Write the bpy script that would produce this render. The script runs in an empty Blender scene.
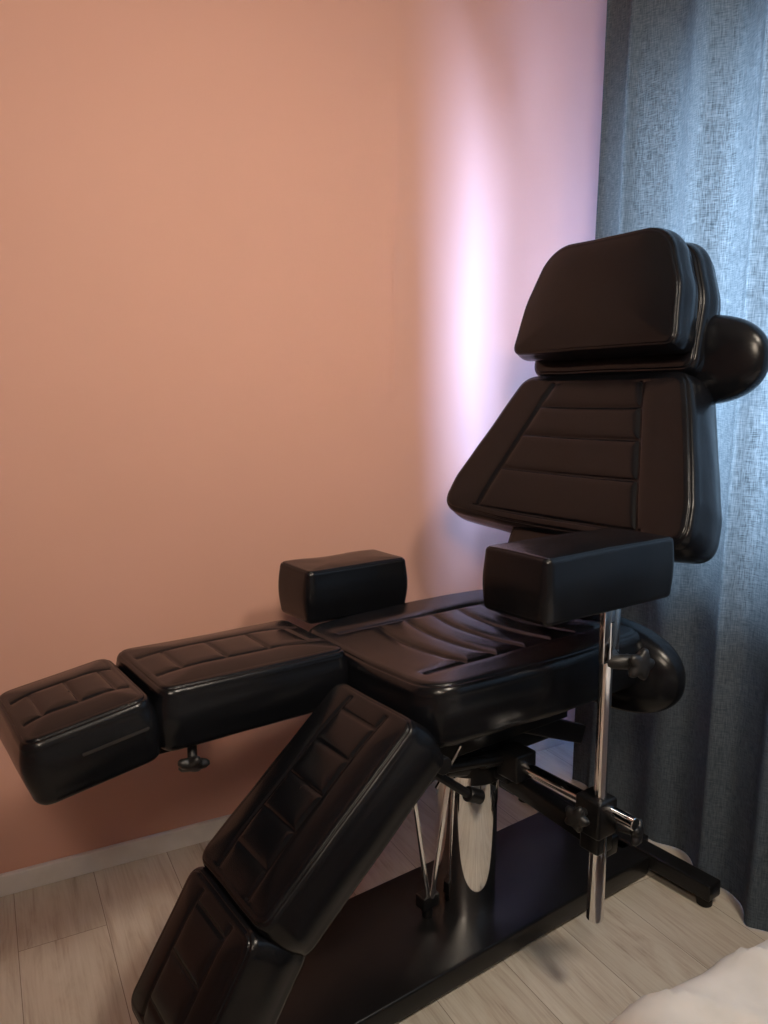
import bpy, bmesh, math, random
from mathutils import Vector, Matrix, noise
random.seed(4)
S=bpy.context.scene
COL=S.collection
S.view_settings.view_transform='Standard'

# ------------------------------------------------------------ materials
def new_mat(name):
    m=bpy.data.materials.new(name); m.use_nodes=True
    nt=m.node_tree; return m,nt,nt.nodes['Principled BSDF']
def N(nt,t,**k):
    n=nt.nodes.new(t)
    for a,b in k.items(): setattr(n,a,b)
    return n
def ramp(nt,fac,c):
    r=N(nt,'ShaderNodeValToRGB'); e=r.color_ramp.elements
    e[0].position,e[0].color=c[0][0],(*c[0][1],1); e[1].position,e[1].color=c[-1][0],(*c[-1][1],1)
    for p,cc in c[1:-1]:
        x=e.new(p); x.color=(*cc,1)
    nt.links.new(fac,r.inputs[0]); return r
def coords(nt,scale=(1,1,1),rot=(0,0,0),out='Object'):
    t=N(nt,'ShaderNodeTexCoord'); m=N(nt,'ShaderNodeMapping')
    m.inputs['Scale'].default_value=scale; m.inputs['Rotation'].default_value=rot
    nt.links.new(t.outputs[out],m.inputs[0]); return m.outputs[0]
def noise_n(nt,vec,scale,detail=3,rough=.5,dist=0):
    n=N(nt,'ShaderNodeTexNoise'); n.inputs['Scale'].default_value=scale; n.inputs['Detail'].default_value=detail
    n.inputs['Roughness'].default_value=rough; n.inputs['Distortion'].default_value=dist
    nt.links.new(vec,n.inputs['Vector']); return n.outputs['Fac']
def bump(nt,b,h,strength,dist=.001):
    x=N(nt,'ShaderNodeBump'); x.inputs['Strength'].default_value=strength; x.inputs['Distance'].default_value=dist
    nt.links.new(h,x.inputs['Height']); nt.links.new(x.outputs[0],b.inputs['Normal']); return x

def mat_leather():
    m,nt,b=new_mat('black_leatherette'); v=coords(nt)
    b.inputs['Specular IOR Level'].default_value=.32
    n1=noise_n(nt,v,9,3); r=ramp(nt,n1,[(.3,(.20,)*3),(.7,(.27,)*3)]); nt.links.new(r.outputs[0],b.inputs['Roughness'])
    n2=noise_n(nt,v,14,4); c=ramp(nt,n2,[(.3,(.0042,.0046,.0062)),(.7,(.0062,.0068,.0088))]); nt.links.new(c.outputs[0],b.inputs['Base Color'])
    vo=N(nt,'ShaderNodeTexVoronoi'); vo.inputs['Scale'].default_value=520; nt.links.new(v,vo.inputs['Vector'])
    n3=noise_n(nt,v,38,3)
    ad=N(nt,'ShaderNodeMath',operation='MULTIPLY_ADD'); nt.links.new(n3,ad.inputs[0]); ad.inputs[1].default_value=1.2; nt.links.new(vo.outputs['Distance'],ad.inputs[2])
    bump(nt,b,ad.outputs[0],.18,.0006)
    return m
def mat_simple(name,col,rough,metal=0,bs=0,bsc=200,spec=.5):
    m,nt,b=new_mat(name); v=coords(nt)
    n=noise_n(nt,v,12,3); c=ramp(nt,n,[(.3,tuple(x*.88 for x in col)),(.7,tuple(min(1,x*1.08) for x in col))])
    nt.links.new(c.outputs[0],b.inputs['Base Color']); b.inputs['Roughness'].default_value=rough; b.inputs['Metallic'].default_value=metal
    b.inputs['Specular IOR Level'].default_value=spec
    if bs: bump(nt,b,noise_n(nt,v,bsc,2),bs,.0005)
    return m
def mat_wall(name,col):
    m,nt,b=new_mat(name); v=coords(nt)
    n=noise_n(nt,v,1.6,4); c=ramp(nt,n,[(.3,tuple(x*.97 for x in col)),(.7,tuple(min(1,x*1.03) for x in col))])
    nt.links.new(c.outputs[0],b.inputs['Base Color']); b.inputs['Roughness'].default_value=.62; b.inputs['Specular IOR Level'].default_value=.3
    bump(nt,b,noise_n(nt,v,160,4),.18,.0008); return m
def mat_floor():
    m,nt,b=new_mat('oak_laminate')
    v=coords(nt,rot=(0,0,math.pi/2))
    br=N(nt,'ShaderNodeTexBrick'); br.offset=.37; br.inputs['Scale'].default_value=1
    br.inputs['Brick Width'].default_value=1.25; br.inputs['Row Height'].default_value=.185; br.inputs['Mortar Size'].default_value=.0009
    br.inputs['Mortar Smooth'].default_value=.3
    br.inputs['Color1'].default_value=(0,0,0,1); br.inputs['Color2'].default_value=(1,1,1,1); br.inputs['Mortar'].default_value=(.5,.5,.5,1)
    nt.links.new(v,br.inputs['Vector'])
    t=N(nt,'ShaderNodeVectorMath',operation='MULTIPLY_ADD'); nt.links.new(br.outputs['Color'],t.inputs[0]); t.inputs[1].default_value=(3.7,5.1,2.3); nt.links.new(v,t.inputs[2])
    mp=N(nt,'ShaderNodeMapping'); mp.inputs['Scale'].default_value=(1.3,9,1); nt.links.new(t.outputs[0],mp.inputs[0])
    g=noise_n(nt,mp.outputs[0],2.2,7,.62,1.6)
    mp2=N(nt,'ShaderNodeMapping'); mp2.inputs['Scale'].default_value=(3,110,1); nt.links.new(t.outputs[0],mp2.inputs[0])
    g2=noise_n(nt,mp2.outputs[0],2,3,.5)
    mx=N(nt,'ShaderNodeMix'); mx.inputs[0].default_value=.3; nt.links.new(g,mx.inputs[2]); nt.links.new(g2,mx.inputs[3])
    c=ramp(nt,mx.outputs[0],[(.30,(.37,.30,.235)),(.42,(.54,.47,.39)),(.52,(.62,.565,.48)),(.68,(.69,.64,.56))])
    tint=N(nt,'ShaderNodeMix',data_type='RGBA',blend_type='MULTIPLY'); tint.inputs[0].default_value=1
    tr=ramp(nt,br.outputs['Color'],[(0,(.88,.88,.87)),(1,(1.0,1.0,1.0))])
    nt.links.new(c.outputs[0],tint.inputs[6]); nt.links.new(tr.outputs[0],tint.inputs[7])
    seam=N(nt,'ShaderNodeMix',data_type='RGBA'); nt.links.new(br.outputs['Fac'],seam.inputs[0]); nt.links.new(tint.outputs[2],seam.inputs[6]); seam.inputs[7].default_value=(.22,.18,.14,1)
    nt.links.new(seam.outputs[2],b.inputs['Base Color'])
    b.inputs['Roughness'].default_value=.45; b.inputs['Specular IOR Level'].default_value=.4
    bump(nt,b,mx.outputs[0],.15,.001)
    return m
def mat_curtain():
    m,nt,b=new_mat('blue_curtain_fabric'); out=nt.nodes['Material Output']
    a=coords(nt,scale=(30,560,40)); h=coords(nt,scale=(30,60,640))
    n1=noise_n(nt,a,1,2); n2=noise_n(nt,h,1,2)
    ad=N(nt,'ShaderNodeMath',operation='ADD'); nt.links.new(n1,ad.inputs[0]); nt.links.new(n2,ad.inputs[1])
    hf=N(nt,'ShaderNodeMath',operation='MULTIPLY'); nt.links.new(ad.outputs[0],hf.inputs[0]); hf.inputs[1].default_value=.5
    c=ramp(nt,hf.outputs[0],[(.36,(.045,.060,.078)),(.64,(.10,.122,.148))])
    ct=ramp(nt,hf.outputs[0],[(.36,(.075,.088,.07)),(.64,(.36,.37,.28))])
    nt.links.new(c.outputs[0],b.inputs['Base Color']); b.inputs['Roughness'].default_value=.85; b.inputs['Specular IOR Level'].default_value=.1
    bp=bump(nt,b,hf.outputs[0],.4,.001)
    tr=N(nt,'ShaderNodeBsdfTranslucent'); nt.links.new(ct.outputs[0],tr.inputs['Color'])
    mx=N(nt,'ShaderNodeMixShader'); mx.inputs[0].default_value=.055
    nt.links.new(b.outputs[0],mx.inputs[1]); nt.links.new(tr.outputs[0],mx.inputs[2]); nt.links.new(mx.outputs[0],out.inputs[0])
    return m
def mat_glass():
    m,nt,b=new_mat('window_glass'); out=nt.nodes['Material Output']
    g=N(nt,'ShaderNodeBsdfGlossy'); g.inputs['Roughness'].default_value=.02
    t=N(nt,'ShaderNodeBsdfTransparent'); f=N(nt,'ShaderNodeFresnel'); f.inputs[0].default_value=1.4
    mx=N(nt,'ShaderNodeMixShader'); nt.links.new(f.outputs[0],mx.inputs[0]); nt.links.new(t.outputs[0],mx.inputs[1]); nt.links.new(g.outputs[0],mx.inputs[2])
    nt.links.new(mx.outputs[0],out.inputs[0]); return m
LEATHER=mat_leather()
BLACK=mat_simple('black_powder_coat',(.008,.008,.009),.30,0,.25,350,.34)
PLASTIC=mat_simple('black_plastic',(.012,.012,.013),.42)
CHROME=mat_simple('chrome',(.94,.94,.95),.05,1)
STEEL=mat_simple('zip_steel',(.12,.115,.11),.4,1)
WALL=mat_wall('terracotta_paint',(.635,.358,.280))
WALLW=mat_wall('pale_wall_paint',(.60,.55,.52))
CEIL=mat_wall('ceiling_paint',(.60,.58,.56))
FLOOR=mat_floor(); CURT=mat_curtain(); GLASS=mat_glass()
TRIM=mat_simple('white_trim_paint',(.70,.68,.66),.45)
SHEET=mat_simple('white_cotton',(.62,.61,.60),.9,0,.6,420,.1)
RUBBER=mat_simple('rubber',(.01,.01,.01),.8)

# ------------------------------------------------------------ helpers
def obj_from_bm(name,bm,mat,parent=None,smooth=True):
    me=bpy.data.meshes.new(name); bmesh.ops.recalc_face_normals(bm,faces=bm.faces[:]); bm.to_mesh(me); bm.free()
    if smooth:
        for p in me.polygons: p.use_smooth=True
    o=bpy.data.objects.new(name,me); COL.objects.link(o); me.materials.append(mat)
    if parent: o.parent=parent
    return o
def add_box(bm,c,s,rot=None,bev=0):
    r=bmesh.ops.create_cube(bm,size=1); vs=r['verts']
    M=Matrix.Translation(Vector(c))@((rot or Matrix.Identity(3)).to_4x4())@Matrix.Diagonal((*s,1))
    bmesh.ops.transform(bm,matrix=M,verts=vs)
    if bev:
        es=list({e for v in vs for e in v.link_edges}); bmesh.ops.bevel(bm,geom=es,offset=bev,segments=3,profile=.5,affect='EDGES')
def add_tube(bm,p1,p2,r,seg=28,r2=None,bev=.0015):
    p1,p2=Vector(p1),Vector(p2); d=p2-p1; L=d.length; r2=r if r2 is None else r2
    q=d.to_track_quat('Z','Y').to_matrix()
    prof=[(0,0),(r-bev,0),(r,bev),(r2,L-bev),(r2-bev,L),(0,L)]
    rings=[]
    for (rr,z) in prof:
        if rr==0: rings.append([bm.verts.new(p1+q@Vector((0,0,z)))])
        else: rings.append([bm.verts.new(p1+q@Vector((rr*math.cos(2*math.pi*i/seg),rr*math.sin(2*math.pi*i/seg),z))) for i in range(seg)])
    for a,b in zip(rings,rings[1:]):
        for i in range(seg):
            j=(i+1)%seg
            if len(a)==1: bm.faces.new((a[0],b[i],b[j]))
            elif len(b)==1: bm.faces.new((a[i],a[j],b[0]))
            else: bm.faces.new((a[i],a[j],b[j],b[i]))
def auto_sharp(o,ang=40):
    bm=bmesh.new(); bm.from_mesh(o.data)
    for e in bm.edges:
        if len(e.link_faces)==2 and e.calc_face_angle(0)>math.radians(ang): e.smooth=False
    bm.to_mesh(o.data); bm.free()
def add_knob(bm,c,axis,R=.022,h=.018,lobes=5):
    c=Vector(c); ax=Vector(axis).normalized(); q=ax.to_track_quat('Z','Y').to_matrix(); n=60
    prof=[(0,0),(.55,0),(.9,.15),(1,.35),(1,.7),(.85,.95),(.4,1.05),(0,1.05)]
    rings=[]
    for (f,z) in prof:
        if f==0: rings.append([bm.verts.new(c+q@Vector((0,0,z*h)))]); continue
        ring=[]
        for i in range(n):
            t=2*math.pi*i/n; rr=R*f*(1+.2*f*f*math.cos(lobes*t)); ring.append(bm.verts.new(c+q@Vector((rr*math.cos(t),rr*math.sin(t),z*h))))
        rings.append(ring)
    for a,b in zip(rings,rings[1:]):
        for i in range(n):
            j=(i+1)%n
            if len(a)==1: bm.faces.new((a[0],b[i],b[j]))
            elif len(b)==1: bm.faces.new((a[i],a[j],b[0]))
            else: bm.faces.new((a[i],a[j],b[j],b[i]))
    add_tube(bm,c-ax*.03,c+ax*.002,R*.35,16)

def rounded_outline(pts,M):
    """pts: [(u,v,R)], CCW -> M evenly spaced points on the rounded polygon"""
    n=len(pts); dense=[]
    for i in range(n):
        p=Vector(pts[i][:2]); R=pts[i][2]; a=Vector(pts[i-1][:2]); b=Vector(pts[(i+1)%n][:2])
        da=(a-p).normalized(); db=(b-p).normalized()
        ang=da.angle(db); t=R/math.tan(ang/2)
        t=min(t,.49*(a-p).length,.49*(b-p).length)
        s=p+da*t; e=p+db*t
        for k in range(25):
            x=k/24; dense.append((1-x)**2*s+2*x*(1-x)*(p*.84+(s+e)*.08)+x*x*e)
    L=[0]
    for i in range(len(dense)): L.append(L[-1]+(dense[(i+1)%len(dense)]-dense[i]).length)
    tot=L[-1]; out=[]; j=0
    for k in range(M):
        d=tot*k/M
        while L[j+1]<d: j+=1
        f=(d-L[j])/max(1e-9,L[j+1]-L[j]); out.append(dense[j%len(dense)].lerp(dense[(j+1)%len(dense)],f))
    return out
def seg_dist(p,a,b):
    ab=b-a; t=max(0,min(1,(p-a).dot(ab)/max(1e-9,ab.length_squared))); return (p-a-ab*t).length

def cushion(name,parent,outline,T,origin,U,V,W=None,rt=.028,rb=.022,dome=.008,grooves=(),gd=.006,gw=.006,center=(0,0),
            M=280,rings=44,bulge=.006,seam=True,bend=None,seed=0,puff=.35,na=1.0):
    U=Vector(U).normalized(); V=Vector(V).normalized(); W=Vector(W).normalized() if W else U.cross(V)
    O=Vector(origin); P=rounded_outline(outline,M); c=Vector(center)
    nor=[]
    for i in range(M):
        d=P[(i+2)%M]-P[i-2]; nor.append(Vector((d.y,-d.x)).normalized())   # outward for CCW
    G=[(Vector(a),Vector(b)) for a,b in grooves]
    bm=bmesh.new(); ringsv=[]; H=T/2
    off=Vector((seed*3.1,seed*1.7,seed*.9))
    def place(p,w):
        if bend: w=w+bend(p.x,p.y)
        w3=noise.noise(Vector((p.x*9,p.y*9,w*9))+off)*.0022*na+noise.noise(Vector((p.x*26,p.y*26,w*26))+off)*.0005*na
        return bm.verts.new(O+U*p.x+V*p.y+W*(w+w3))
    def ring(inset,w): ringsv.append([place(P[i]-nor[i]*inset+nor[i]*(noise.noise(Vector((P[i].x*11,P[i].y*11,w*14))+off)*.002),w) for i in range(M)])
    bot=[place(c,-H)]
    for k in range(1,8):
        s=k/8; ringsv.append([place(c+(P[i]-nor[i]*rb-c)*s,-H) for i in range(M)])
    for k in range(0,9):
        t=k/8*math.pi/2; ring(rb*(1-math.sin(t)),-H+rb*(1-math.cos(t)))
    for k in range(1,9):
        f=k/9; w=(-H+rb)*(1-f)+(H-rt)*f; ring(-bulge*math.sin(math.pi*f),w)
    for k in range(0,21):
        t=k/20*math.pi/2; ins=rt*(1-math.cos(t)); w=H-rt+rt*math.sin(t)
        if seam:
            q=math.exp(-((k-12)/.9)**2)*.0024; ins+=q*math.cos(t); w-=q*math.sin(t)
        ring(ins,w)
    for k in range(1,rings):
        s=1-k/rings; rr=[]
        for i in range(M):
            p=c+(P[i]-nor[i]*rt-c)*s
            e=1-s**3
            w=H+dome*e; g1=0; g2=0
            for a,b in G:
                d=seg_dist(p,a,b)
                if d<.05: g1=max(g1,math.exp(-(d/gw)**2)); g2=max(g2,math.exp(-(d/(gw*3.2))**2))
            w-=gd*(.65*g1+puff*g2)
            rr.append(place(p,w))
        ringsv.append(rr)
    top=[place(c,H+dome)]
    allr=[bot]+ringsv+[top]
    for a,b in zip(allr,allr[1:]):
        for i in range(M):
            j=(i+1)%M
            if len(a)==1: bm.faces.new((a[0],b[i],b[j]))
            elif len(b)==1: bm.faces.new((a[i],a[j],b[0]))
            else: bm.faces.new((a[i],a[j],b[j],b[i]))
    return obj_from_bm(name,bm,LEATHER,parent)

def capsule_pad(name,parent,c,hl,ry,rz,p=2.4):
    bm=bmesh.new(); c=Vector(c); nu,nv=60,64; rings=[]
    for i in range(nu+1):
        t=-1+2*i/nu; y=math.copysign(1-(1-abs(t))**1.8,t); f=(1-abs(y)**3.2)**(1/2.2) if abs(y)<1 else 0
        if f<1e-4: rings.append([bm.verts.new(c+Vector((0,y*hl,0)))]); continue
        r=[]
        for k in range(nv):
            a=2*math.pi*k/nv; ca,sa=math.cos(a),math.sin(a)
            x=math.copysign(abs(ca)**(2/p),ca)*ry*f; z=math.copysign(abs(sa)**(2/p),sa)*rz*f
            r.append(bm.verts.new(c+Vector((x,y*hl,z))))
        rings.append(r)
    for a,b in zip(rings,rings[1:]):
        for i in range(nv):
            j=(i+1)%nv
            if len(a)==1: bm.faces.new((a[0],b[i],b[j]))
            elif len(b)==1: bm.faces.new((a[i],a[j],b[0]))
            else: bm.faces.new((a[i],a[j],b[j],b[i]))
    return obj_from_bm(name,bm,LEATHER,parent)

# ------------------------------------------------------------ room
X0,X1,Y0,Y1,ZC=-2.0,1.90,-2.3,1.95,2.55; TH=.12
def boxobj(name,boxes,mat,bev=0):
    bm=bmesh.new()
    for lo,hi in boxes:
        add_box(bm,[(a+b)/2 for a,b in zip(lo,hi)],[b-a for a,b in zip(lo,hi)],bev=bev)
    o=obj_from_bm(name,bm,mat,smooth=False); return o
boxobj('floor',[((X0-TH,Y0-TH,-.1),(X1+TH,Y1+TH,0))],FLOOR)
boxobj('ceiling',[((X0-TH,Y0-TH,ZC),(X1+TH,Y1+TH,ZC+.1))],CEIL)
boxobj('wall_left',[((X0-TH,Y1,0),(X1+TH,Y1+TH,ZC))],WALL)
WY0,WY1,WZ0,WZ1=-.1,1.575,.85,1.98
boxobj('wall_right',[((X1,Y0,0),(X1+TH,Y1,WZ0)),((X1,Y0,WZ1),(X1+TH,Y1,ZC)),((X1,Y0,WZ0),(X1+TH,WY0,WZ1)),((X1,WY1,WZ0),(X1+TH,Y1,WZ1))],WALLW)
boxobj('wall_rear',[((X0-TH,Y0-TH,0),(X1+TH,Y0,ZC))],WALLW)
boxobj('wall_front',[((X0-TH,Y0,0),(X0,Y1,ZC))],WALL)
bh=.055
boxobj('baseboard_left',[((X0,Y1-.014,0),(X1-.014,Y1,bh))],TRIM,.003)
boxobj('baseboard_right',[((X1-.014,Y0+.014,0),(X1,Y1-.014,bh))],TRIM,.003)
boxobj('baseboard_rear',[((X0,Y0,0),(X1,Y0+.014,bh))],TRIM,.003)
boxobj('baseboard_front',[((X0,Y0+.014,0),(X0+.014,Y1-.014,bh))],TRIM,.003)
win=bpy.data.objects.new('window_1',None); COL.objects.link(win)
fx=X1+.06
b=[]; ft=.05
b+=[((fx-.03,WY0,WZ0),(fx+.03,WY1,WZ0+ft)),((fx-.03,WY0,WZ1-ft),(fx+.03,WY1,WZ1)),((fx-.03,WY0,WZ0+ft),(fx+.03,WY0+ft,WZ1-ft)),((fx-.03,WY1-ft,WZ0+ft),(fx+.03,WY1,WZ1-ft)),((fx-.03,.60,WZ0+ft),(fx+.03,.66,WZ1-ft))]
o=boxobj('window_frame',b,TRIM,.004); o.parent=win
o=boxobj('window_pane',[((fx-.003,WY0+ft,WZ0+ft),(fx+.003,WY1-ft,WZ1-ft))],GLASS); o.parent=win
boxobj('trim_1',[((X1-.07,WY0-.03,WZ0-.03),(X1+.03,WY1+.03,WZ0))],TRIM,.004)

def curtain():
    bm=bmesh.new(); ya,yb=1.70,-.55; nu,nv=520,40; zt,zb=2.42,.002; rows=[]
    for j in range(nv+1):
        fz=j/nv; z=zt+(zb-zt)*fz; row=[]
        for i in range(nu+1):
            s=i/nu; y=ya+(yb-ya)*s
            amp=.021+.006*fz
            ph=s*2.25/.185*2*math.pi
            ph+=2.4*noise.noise(Vector((s*7,0,3)))+1.0*noise.noise(Vector((s*5,fz*1.6,9)))
            x=1.585+amp*math.sin(ph)+.005*math.sin(ph*2.3+1.4)*(1-.5*fz)+.014*noise.noise(Vector((s*16,fz*2.2,1)))
            x-=.07*(fz**2)*min(1,max(0,(1.35-y)/.35))
            yy=y+.010*math.cos(ph)+ (.05*fz-.02)*(1-s)*.6
            row.append(bm.verts.new((x,yy,z)))
        rows.append(row)
    for a,b in zip(rows,rows[1:]):
        for i in range(nu): bm.faces.new((a[i],a[i+1],b[i+1],b[i]))
    return obj_from_bm('curtain',bm,CURT)
curtain()
bm=bmesh.new(); add_tube(bm,(1.585,-.75,2.45),(1.585,1.90,2.45),.014)
for y in (-.6,1.78): add_tube(bm,(1.585,y,2.45),(1.90,y,2.45),.008)
for i in range(18): 
    y=-.5+i*2.15/17; add_tube(bm,(1.585,y-.004,2.45),(1.585,y+.004,2.45),.02)
obj_from_bm('curtain_rod',bm,CHROME)

def bed():
    e=bpy.data.objects.new('bed',None); COL.objects.link(e)
    bm=bmesh.new(); x0,x1,y0,y1=.60,1.42,-1.4,.585; n=110; m=220; rows=[]
    R=.05; H=.50; drop=.40
    def fold(t,lo,hi):
        if t<lo+R:
            d=lo+R-t
            a=min(d/R,math.pi/2); rest=max(0,d-R*math.pi/2)
            return lo+R-R*math.sin(a), -R*(1-math.cos(a))-rest
        if t>hi-R:
            d=t-(hi-R); a=min(d/R,math.pi/2); rest=max(0,d-R*math.pi/2)
            return hi-R+R*math.sin(a), -R*(1-math.cos(a))-rest
        return t,0
    for j in range(m+1):
        ty=y0-drop+(y1-y0+2*drop)*j/m; row=[]
        for i in range(n+1):
            tx=x0-drop+(x1-x0+2*drop)*i/n
            x,dx=fold(tx,x0,x1); y,dy=fold(ty,y0,y1)
            z=H+ (min(dx,dy) if (dx<0 and dy<0) else dx+dy)
            rg=1-abs(noise.noise(Vector((x*7+y*6,y*5-x*3,2))))*2.4
            z+=noise.noise(Vector((x*5,y*5,0)))*.014+.014*max(0,rg)**3+noise.noise(Vector((x*14,y*9,4)))*.006
            if dx<-R: x+=noise.noise(Vector((y*9,z*2,1)))*.012
            if dy<-R: y+=noise.noise(Vector((x*9,z*2,7)))*.012
            row.append(bm.verts.new((x,y,max(z,.08))))
        rows.append(row)
    for a,b in zip(rows,rows[1:]):
        for i in range(n): bm.faces.new((a[i],a[i+1],b[i+1],b[i]))
    obj_from_bm('sheet',bm,SHEET,e)
    bm=bmesh.new(); add_box(bm,(1.01,-.42,.30),(.76,1.86,.34),bev=.03); obj_from_bm('mattress',bm,SHEET,e)
    bm=bmesh.new()
    for x in (.70,1.34):
        for y in (-1.3,.46): add_box(bm,(x,y,.07),(.05,.05,.14),bev=.004)
    obj_from_bm('legs',bm,BLACK,e,False)
bed()

# ------------------------------------------------------------ chair
ch=bpy.data.objects.new('reclining_treatment_chair',None); COL.objects.link(ch)
ch.location=(.902,1.335,0); ch.rotation_euler=(0,0,math.radians(8))
def ladder(u0,u1,vh,k,h):
    g=[((-h,vh),(h,vh)),((-h,-vh),(h,-vh))]
    for i in range(k):
        u=u0+(u1-u0)*i/(k-1); g.append(((u,-vh),(u,vh)))
    return g
sg=[((-.27,.150),(.27,.150)),((-.27,-.150),(.27,-.150))]
for u in (-.17,-.09,-.01,.07,.15): 
    pts=[(u-.022*(1-(v/.15)**2),v) for v in (-.15,-.1,-.05,0,.05,.1,.15)]
    sg+=list(zip(pts,pts[1:]))
def seat_bend(u,v): return .012*(abs(v)/.25)**2.2 -.004
cushion('seat',ch,[(-.33,-.235,.07),(.0,-.262,.3),(.29,-.25,.08),(.29,.25,.08),(0,.262,.3),(-.33,.235,.07)],.122,(.05,0,.640),(1,0,0),(0,1,0),
        rt=.026,grooves=sg,gd=.005,gw=.0050,bend=seat_bend,dome=.004,M=640,rings=90,seed=1,puff=.75,na=.3)
def legpad(name,org,U,L,Wd,seed,T=.120,k=4,vh=.055,u0=.07,u1=.05,R=.03):
    h=L/2; w=Wd/2
    return cushion(name,ch,[(-h,-w,R),(h,-w,R),(h,w,R),(-h,w,R)],T,org,U,(0,1,0),rt=.018,rb=.02,grooves=ladder(-h+u0,h-u1,vh,k,h),gd=.0040,gw=.0038,seed=seed,dome=.009,bulge=.007,M=440,rings=64,puff=.4,na=.35)
def along(a,z,ang,s,T=.120):
    d=Vector((-math.cos(ang),0,-math.sin(ang))); nn=Vector((-math.sin(ang),0,math.cos(ang)))
    return Vector((a,0,z))+d*s/2-nn*T/2, -d
def put(name,a,z,angd,L,yc,Wd,seed,**k):
    ang=math.radians(angd); c,U=along(a,z,ang,L); c.y=yc
    legpad(name,c,U,L,Wd,seed,**k)
    return c,U
put('left_leg_pad',-.275,.712,0,.388,.155,.270,2)
cf,Uf=put('left_foot_pad',-.674,.707,9,.212,.152,.266,3,k=3,u0=.05,u1=.04)
put('right_leg_pad',-.328,.674,41,.398,-.135,.252,4,k=5)
put('right_foot_pad',-.630,.410,58,.25,-.135,.244,5,k=3,u0=.05,u1=.04)
bm=bmesh.new(); Rz=Matrix.Rotation(math.radians(-9),3,'Y')
Wf=Vector((-math.sin(math.radians(9)),0,math.cos(math.radians(9))))
yz=.152-.133-.0072
add_box(bm,Vector((cf.x,yz,cf.z))+Wf*.012+Uf*.03,(.11,.002,.0035),rot=Rz,bev=.0006)
for i in range(36): add_box(bm,Vector((cf.x,yz-.0008,cf.z))+Wf*.012+Uf*(.03-.053+i*.003),(.0016,.002,.0055),rot=Rz)
obj_from_bm('zip',bm,STEEL,ch,False)

ta=math.radians(25.5)
Vb=Vector((math.sin(ta),0,math.cos(ta))); Ub=Vector((0,-1,0)); Wb=Ub.cross(Vb)
if Wb.x>0: Wb=-Wb
T=.14
ob=Vector((.255,0,.895))-Wb*T/2+Vb*.19
out=[(-.376,-.178,.05),(-.17,-.188,.12),(.17,-.188,.12),(.376,-.178,.05),(.360,-.08,.12),(.242,.224,.055),(-.242,.224,.055),(-.360,-.08,.12)]
bg=[((-.125,.205),(-.245,-.17)),((.125,.205),(.245,-.17)),((-.25,-.155),(.25,-.155))]
for v in (.13,.05,-.045):
    x=.125+.12*(.205-v)/.375; bg.append(((-x,v),(x,v)))
def bb(u,v): return .018*(abs(u)/.33)**2
cushion('backrest',ch,out,T,ob,Ub,Vb,Wb,rt=.028,rb=.035,grooves=bg,gd=.006,gw=.0038,M=640,rings=90,bend=bb,dome=.006,seed=6,na=.3,puff=.45)
cushion('lumbar_pad',ch,[(-.15,-.13,.03),(.15,-.13,.03),(.15,.12,.03),(-.15,.12,.03)],.08,Vector((.255,0,.895))-Vb*.03-Wb*.075,Ub,Vb,Wb,seed=7,rings=20)
th=math.radians(13.5); Vh=Vector((math.sin(th),0,math.cos(th))); Wh=Ub.cross(Vh)
if Wh.x>0: Wh=-Wh
oh=Vector((.365,0,1.306))+Vh*.147
hout=[(-.242,-.137,.025),(.242,-.137,.025),(.224,.0,.15),(.170,.138,.085),(-.170,.138,.085),(-.224,.0,.15)]
cushion('headrest',ch,hout,.085,oh-Wh*.0425,Ub,Vh,Wh,rt=.015,rb=.018,dome=.012,seed=8,M=400,na=.4)
bout=[(-.242,-.172,.035),(.242,-.172,.035),(.234,.0,.15),(.177,.138,.085),(-.177,.138,.085),(-.234,.0,.15)]
cushion('headrest_backing',ch,bout,.09,oh-Wh*.130,Ub,Vh,Wh,rt=.022,rb=.03,dome=0,seed=9,rings=14)
capsule_pad('upper_arm_bolster',ch,(.525,-.135,1.288),.225,.05,.102)
capsule_pad('lower_arm_bolster',ch,(.34,-.05,.603),.272,.065,.108)
cushion('right_armrest',ch,[(-.172,-.076,.014),(.172,-.076,.014),(.172,.076,.014),(-.172,.076,.014)],.114,(-.013,-.3285,.896),(1,0,0),(0,1,0),rt=.010,rb=.012,dome=.004,seed=10,rings=20,bulge=.003)
cushion('left_armrest',ch,[(-.147,-.075,.018),(.147,-.075,.018),(.147,.075,.018),(-.147,.075,.018)],.13,(-.062,.375,.740),(1,0,0),(0,1,0),rt=.013,rb=.014,dome=.004,seed=11,rings=20)

bm=bmesh.new()
add_box(bm,(-.04,0,.035),(1.10,.31,.05),bev=.006)
o=obj_from_bm('base_plate',bm,BLACK,ch); auto_sharp(o)
bm=bmesh.new()
add_box(bm,(.53,0,.045),(.05,.64,.04),bev=.004)
add_box(bm,(.53,0,.045),(.11,.20,.03),bev=.004)
add_box(bm,(-.565,0,.045),(.05,.50,.04),bev=.004)
o=obj_from_bm('cross_feet',bm,BLACK,ch); auto_sharp(o)
bm=bmesh.new()
for (x,y) in ((.53,-.295),(.53,.295),(-.565,-.23),(-.565,.23)): add_tube(bm,(x,y,0),(x,y,.026),.018)
for (x,y) in ((.4,-.12),(.4,.12),(-.4,-.12),(-.4,.12)): add_tube(bm,(x,y,0),(x,y,.012),.018)
obj_from_bm('foot_pads',bm,RUBBER,ch)
bm=bmesh.new(); add_tube(bm,(.022,0,.058),(.022,0,.39),.070,64); o=obj_from_bm('hydraulic_column',bm,CHROME,ch); auto_sharp(o)
bm=bmesh.new()
add_tube(bm,(.03,0,.37),(.03,0,.43),.075,48)
add_box(bm,(.03,0,.455),(.34,.17,.05),bev=.006)
add_box(bm,(.02,0,.565),(.50,.34,.025),bev=.004)
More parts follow.
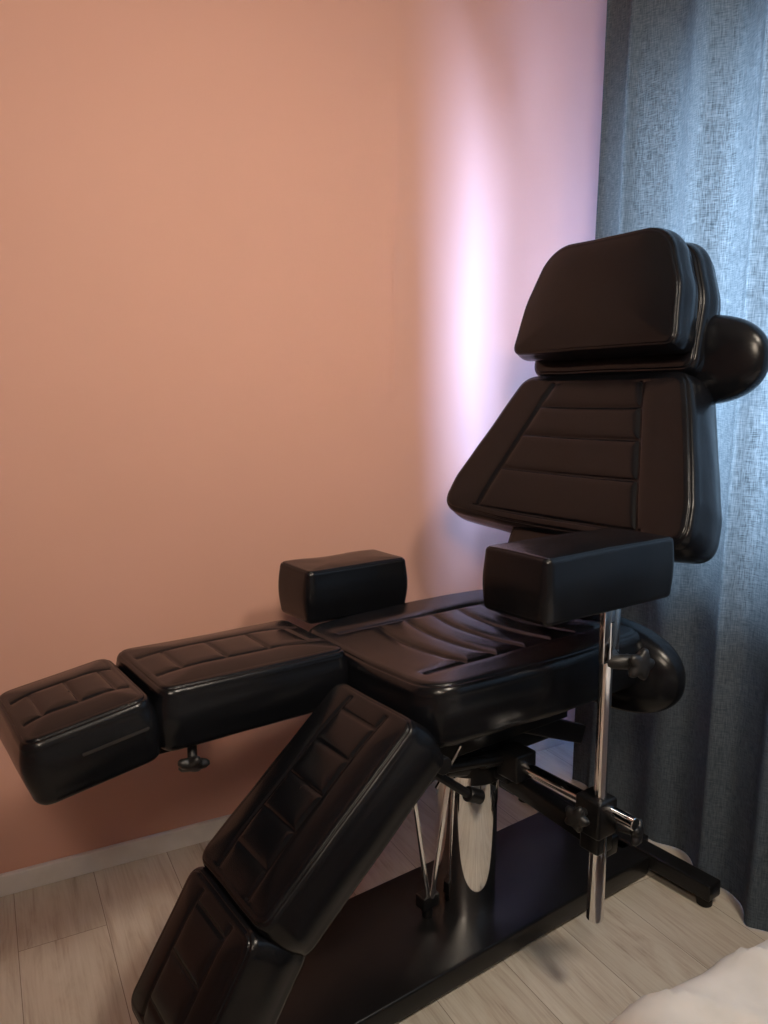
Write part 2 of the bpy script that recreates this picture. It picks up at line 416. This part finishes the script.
for y in (-.095,.095):
    add_box(bm,(.02,y,.52),(.44,.012,.085),bev=.003)
    R=Matrix.Rotation(math.radians(22),3,'Y'); add_box(bm,(.17,y*.9,.47),(.30,.02,.045),rot=R,bev=.004)
    R=Matrix.Rotation(math.radians(-28),3,'Y'); add_box(bm,(-.10,y*.9,.49),(.22,.02,.04),rot=R,bev=.004)
add_box(bm,(-.36,.145,.572),(.36,.05,.03),bev=.004)
add_box(bm,(-.62,.145,.560),(.22,.04,.025),bev=.004)
add_tube(bm,(-.25,-.24,.56),(-.25,.24,.56),.016)
c=Vector((-.335,-.135,.668))+Vector((-math.cos(math.radians(41)),0,-math.sin(math.radians(41))))*.21-Vector((-math.sin(math.radians(41)),0,math.cos(math.radians(41))))*.135
add_box(bm,c,(.38,.05,.03),rot=Matrix.Rotation(math.radians(-41),3,'Y'),bev=.004)
add_box(bm,(.33,0,.80),(.025,.09,.50),rot=Matrix.Rotation(ta,3,'Y'),bev=.004)
add_box(bm,(.25,0,.56),(.16,.10,.05),bev=.004)
for y in (-.05,.05): add_tube(bm,(.485,y,1.20),(.50,y,1.34),.008)
add_box(bm,(.50,-.05,1.25),(.05,.10,.05),bev=.004)
add_box(bm,(.055,.10,.40),(.04,.42,.04),bev=.004)
add_box(bm,(.075,-.215,.360),(.036,.29,.040),rot=Matrix.Rotation(math.radians(5),3,'X'),bev=.005)
add_box(bm,(.085,-.085,.39),(.05,.05,.09),bev=.005)
add_box(bm,(.05,-.335,.415),(.055,.06,.075),bev=.006)
add_box(bm,(.05,-.338,.368),(.046,.046,.05),bev=.006)
add_box(bm,(.055,-.12,.43),(.06,.06,.06),bev=.005)
add_tube(bm,(-.12,-.085,.455),(-.06,-.085,.44),.019); add_tube(bm,(-.02,-.09,.445),(.04,-.09,.435),.019)
add_box(bm,(-.05,.33,.62),(.03,.012,.20),bev=.003); add_box(bm,(-.05,.20,.545),(.03,.27,.02),bev=.003)
add_tube(bm,(-.17,-.10,.47),(.09,-.10,.43),.011)
add_tube(bm,(-.175,-.12,.475),(-.10,-.14,.415),.009); add_tube(bm,(-.105,-.14,.418),(-.07,-.14,.40),.015)
add_tube(bm,(-.09,0,.06),(-.09,0,.09),.012); add_box(bm,(-.09,0,.10),(.045,.03,.03),bev=.003)
o=obj_from_bm('lift_mechanism',bm,BLACK,ch); auto_sharp(o)
px=.048
bm=bmesh.new()
add_tube(bm,(px,-.345,.30),(px,-.345,.80),.0125)
add_tube(bm,(px,-.345,.20),(px,-.345,.42),.0165)
add_box(bm,(px,-.350,.785),(.046,.012,.125),bev=.002)
add_box(bm,(px,-.335,.838),(.12,.08,.006),bev=.001)
add_tube(bm,(.055,-.10,.43),(.055,-.42,.43),.0125)
add_tube(bm,(-.145,-.01,.40),(-.095,-.008,.11),.006,12); add_tube(bm,(-.06,-.03,.38),(-.088,-.012,.11),.006,12)
add_tube(bm,(-.17,-.12,.44),(-.115,-.13,.52),.004,12)
o=obj_from_bm('chrome_tubes',bm,CHROME,ch); auto_sharp(o)
bm=bmesh.new()
add_knob(bm,(.085,-.385,.722),(-.2,-1,0),R=.026); add_tube(bm,(px,-.345,.722),(.085,-.380,.722),.014)
add_knob(bm,(.0,-.335,.425),(-1,-.2,0)); add_knob(bm,(.09,-.39,.39),(.4,-1,0))
add_knob(bm,(-.60,.05,.560),(-.2,-.5,-.6),.025)
obj_from_bm('knobs',bm,PLASTIC,ch)
# ------------------------------------------------------------ lights
def area(name,loc,target,sx,sy,power,col,spread=180):
    l=bpy.data.lights.new(name,'AREA'); l.shape='RECTANGLE'; l.size=sx; l.size_y=sy; l.energy=power; l.color=col; l.spread=math.radians(spread)
    o=bpy.data.objects.new(name,l); COL.objects.link(o); o.location=loc
    o.rotation_euler=(Vector(target)-Vector(loc)).to_track_quat('-Z','Y').to_euler(); return o
area('daylight_window',(2.04,(WY0+WY1)/2,(WZ0+WZ1)/2),(0,(WY0+WY1)/2,(WZ0+WZ1)/2),WY1-WY0-.02,WZ1-WZ0-.1,1080,(.34,.52,1.0))
area('ceiling_lamp_light',(.95,-.15,2.48),(.95,-.15,0),.35,.35,30,(1.0,.86,.70))
area('wall_fill_light',(-.3,-.6,2.1),(.93,1.95,1.65),.4,.4,11,(1.0,.82,.64),86)  # added unseen fill, narrowed and aimed so the wall darkens towards its edges
w=bpy.data.worlds.new('sky'); S.world=w; w.use_nodes=True
w.node_tree.nodes['Background'].inputs[0].default_value=(.55,.7,1,1); w.node_tree.nodes['Background'].inputs[1].default_value=1.0
# ------------------------------------------------------------ camera
cam=bpy.data.cameras.new('camera'); co=bpy.data.objects.new('camera',cam); COL.objects.link(co)
cam.sensor_fit='VERTICAL'; cam.sensor_height=36; cam.lens=760/1024*36; cam.clip_start=.02
co.location=(0,0,1.2); co.rotation_euler=(math.radians(90-8.38),0,math.radians(-28)); S.camera=co
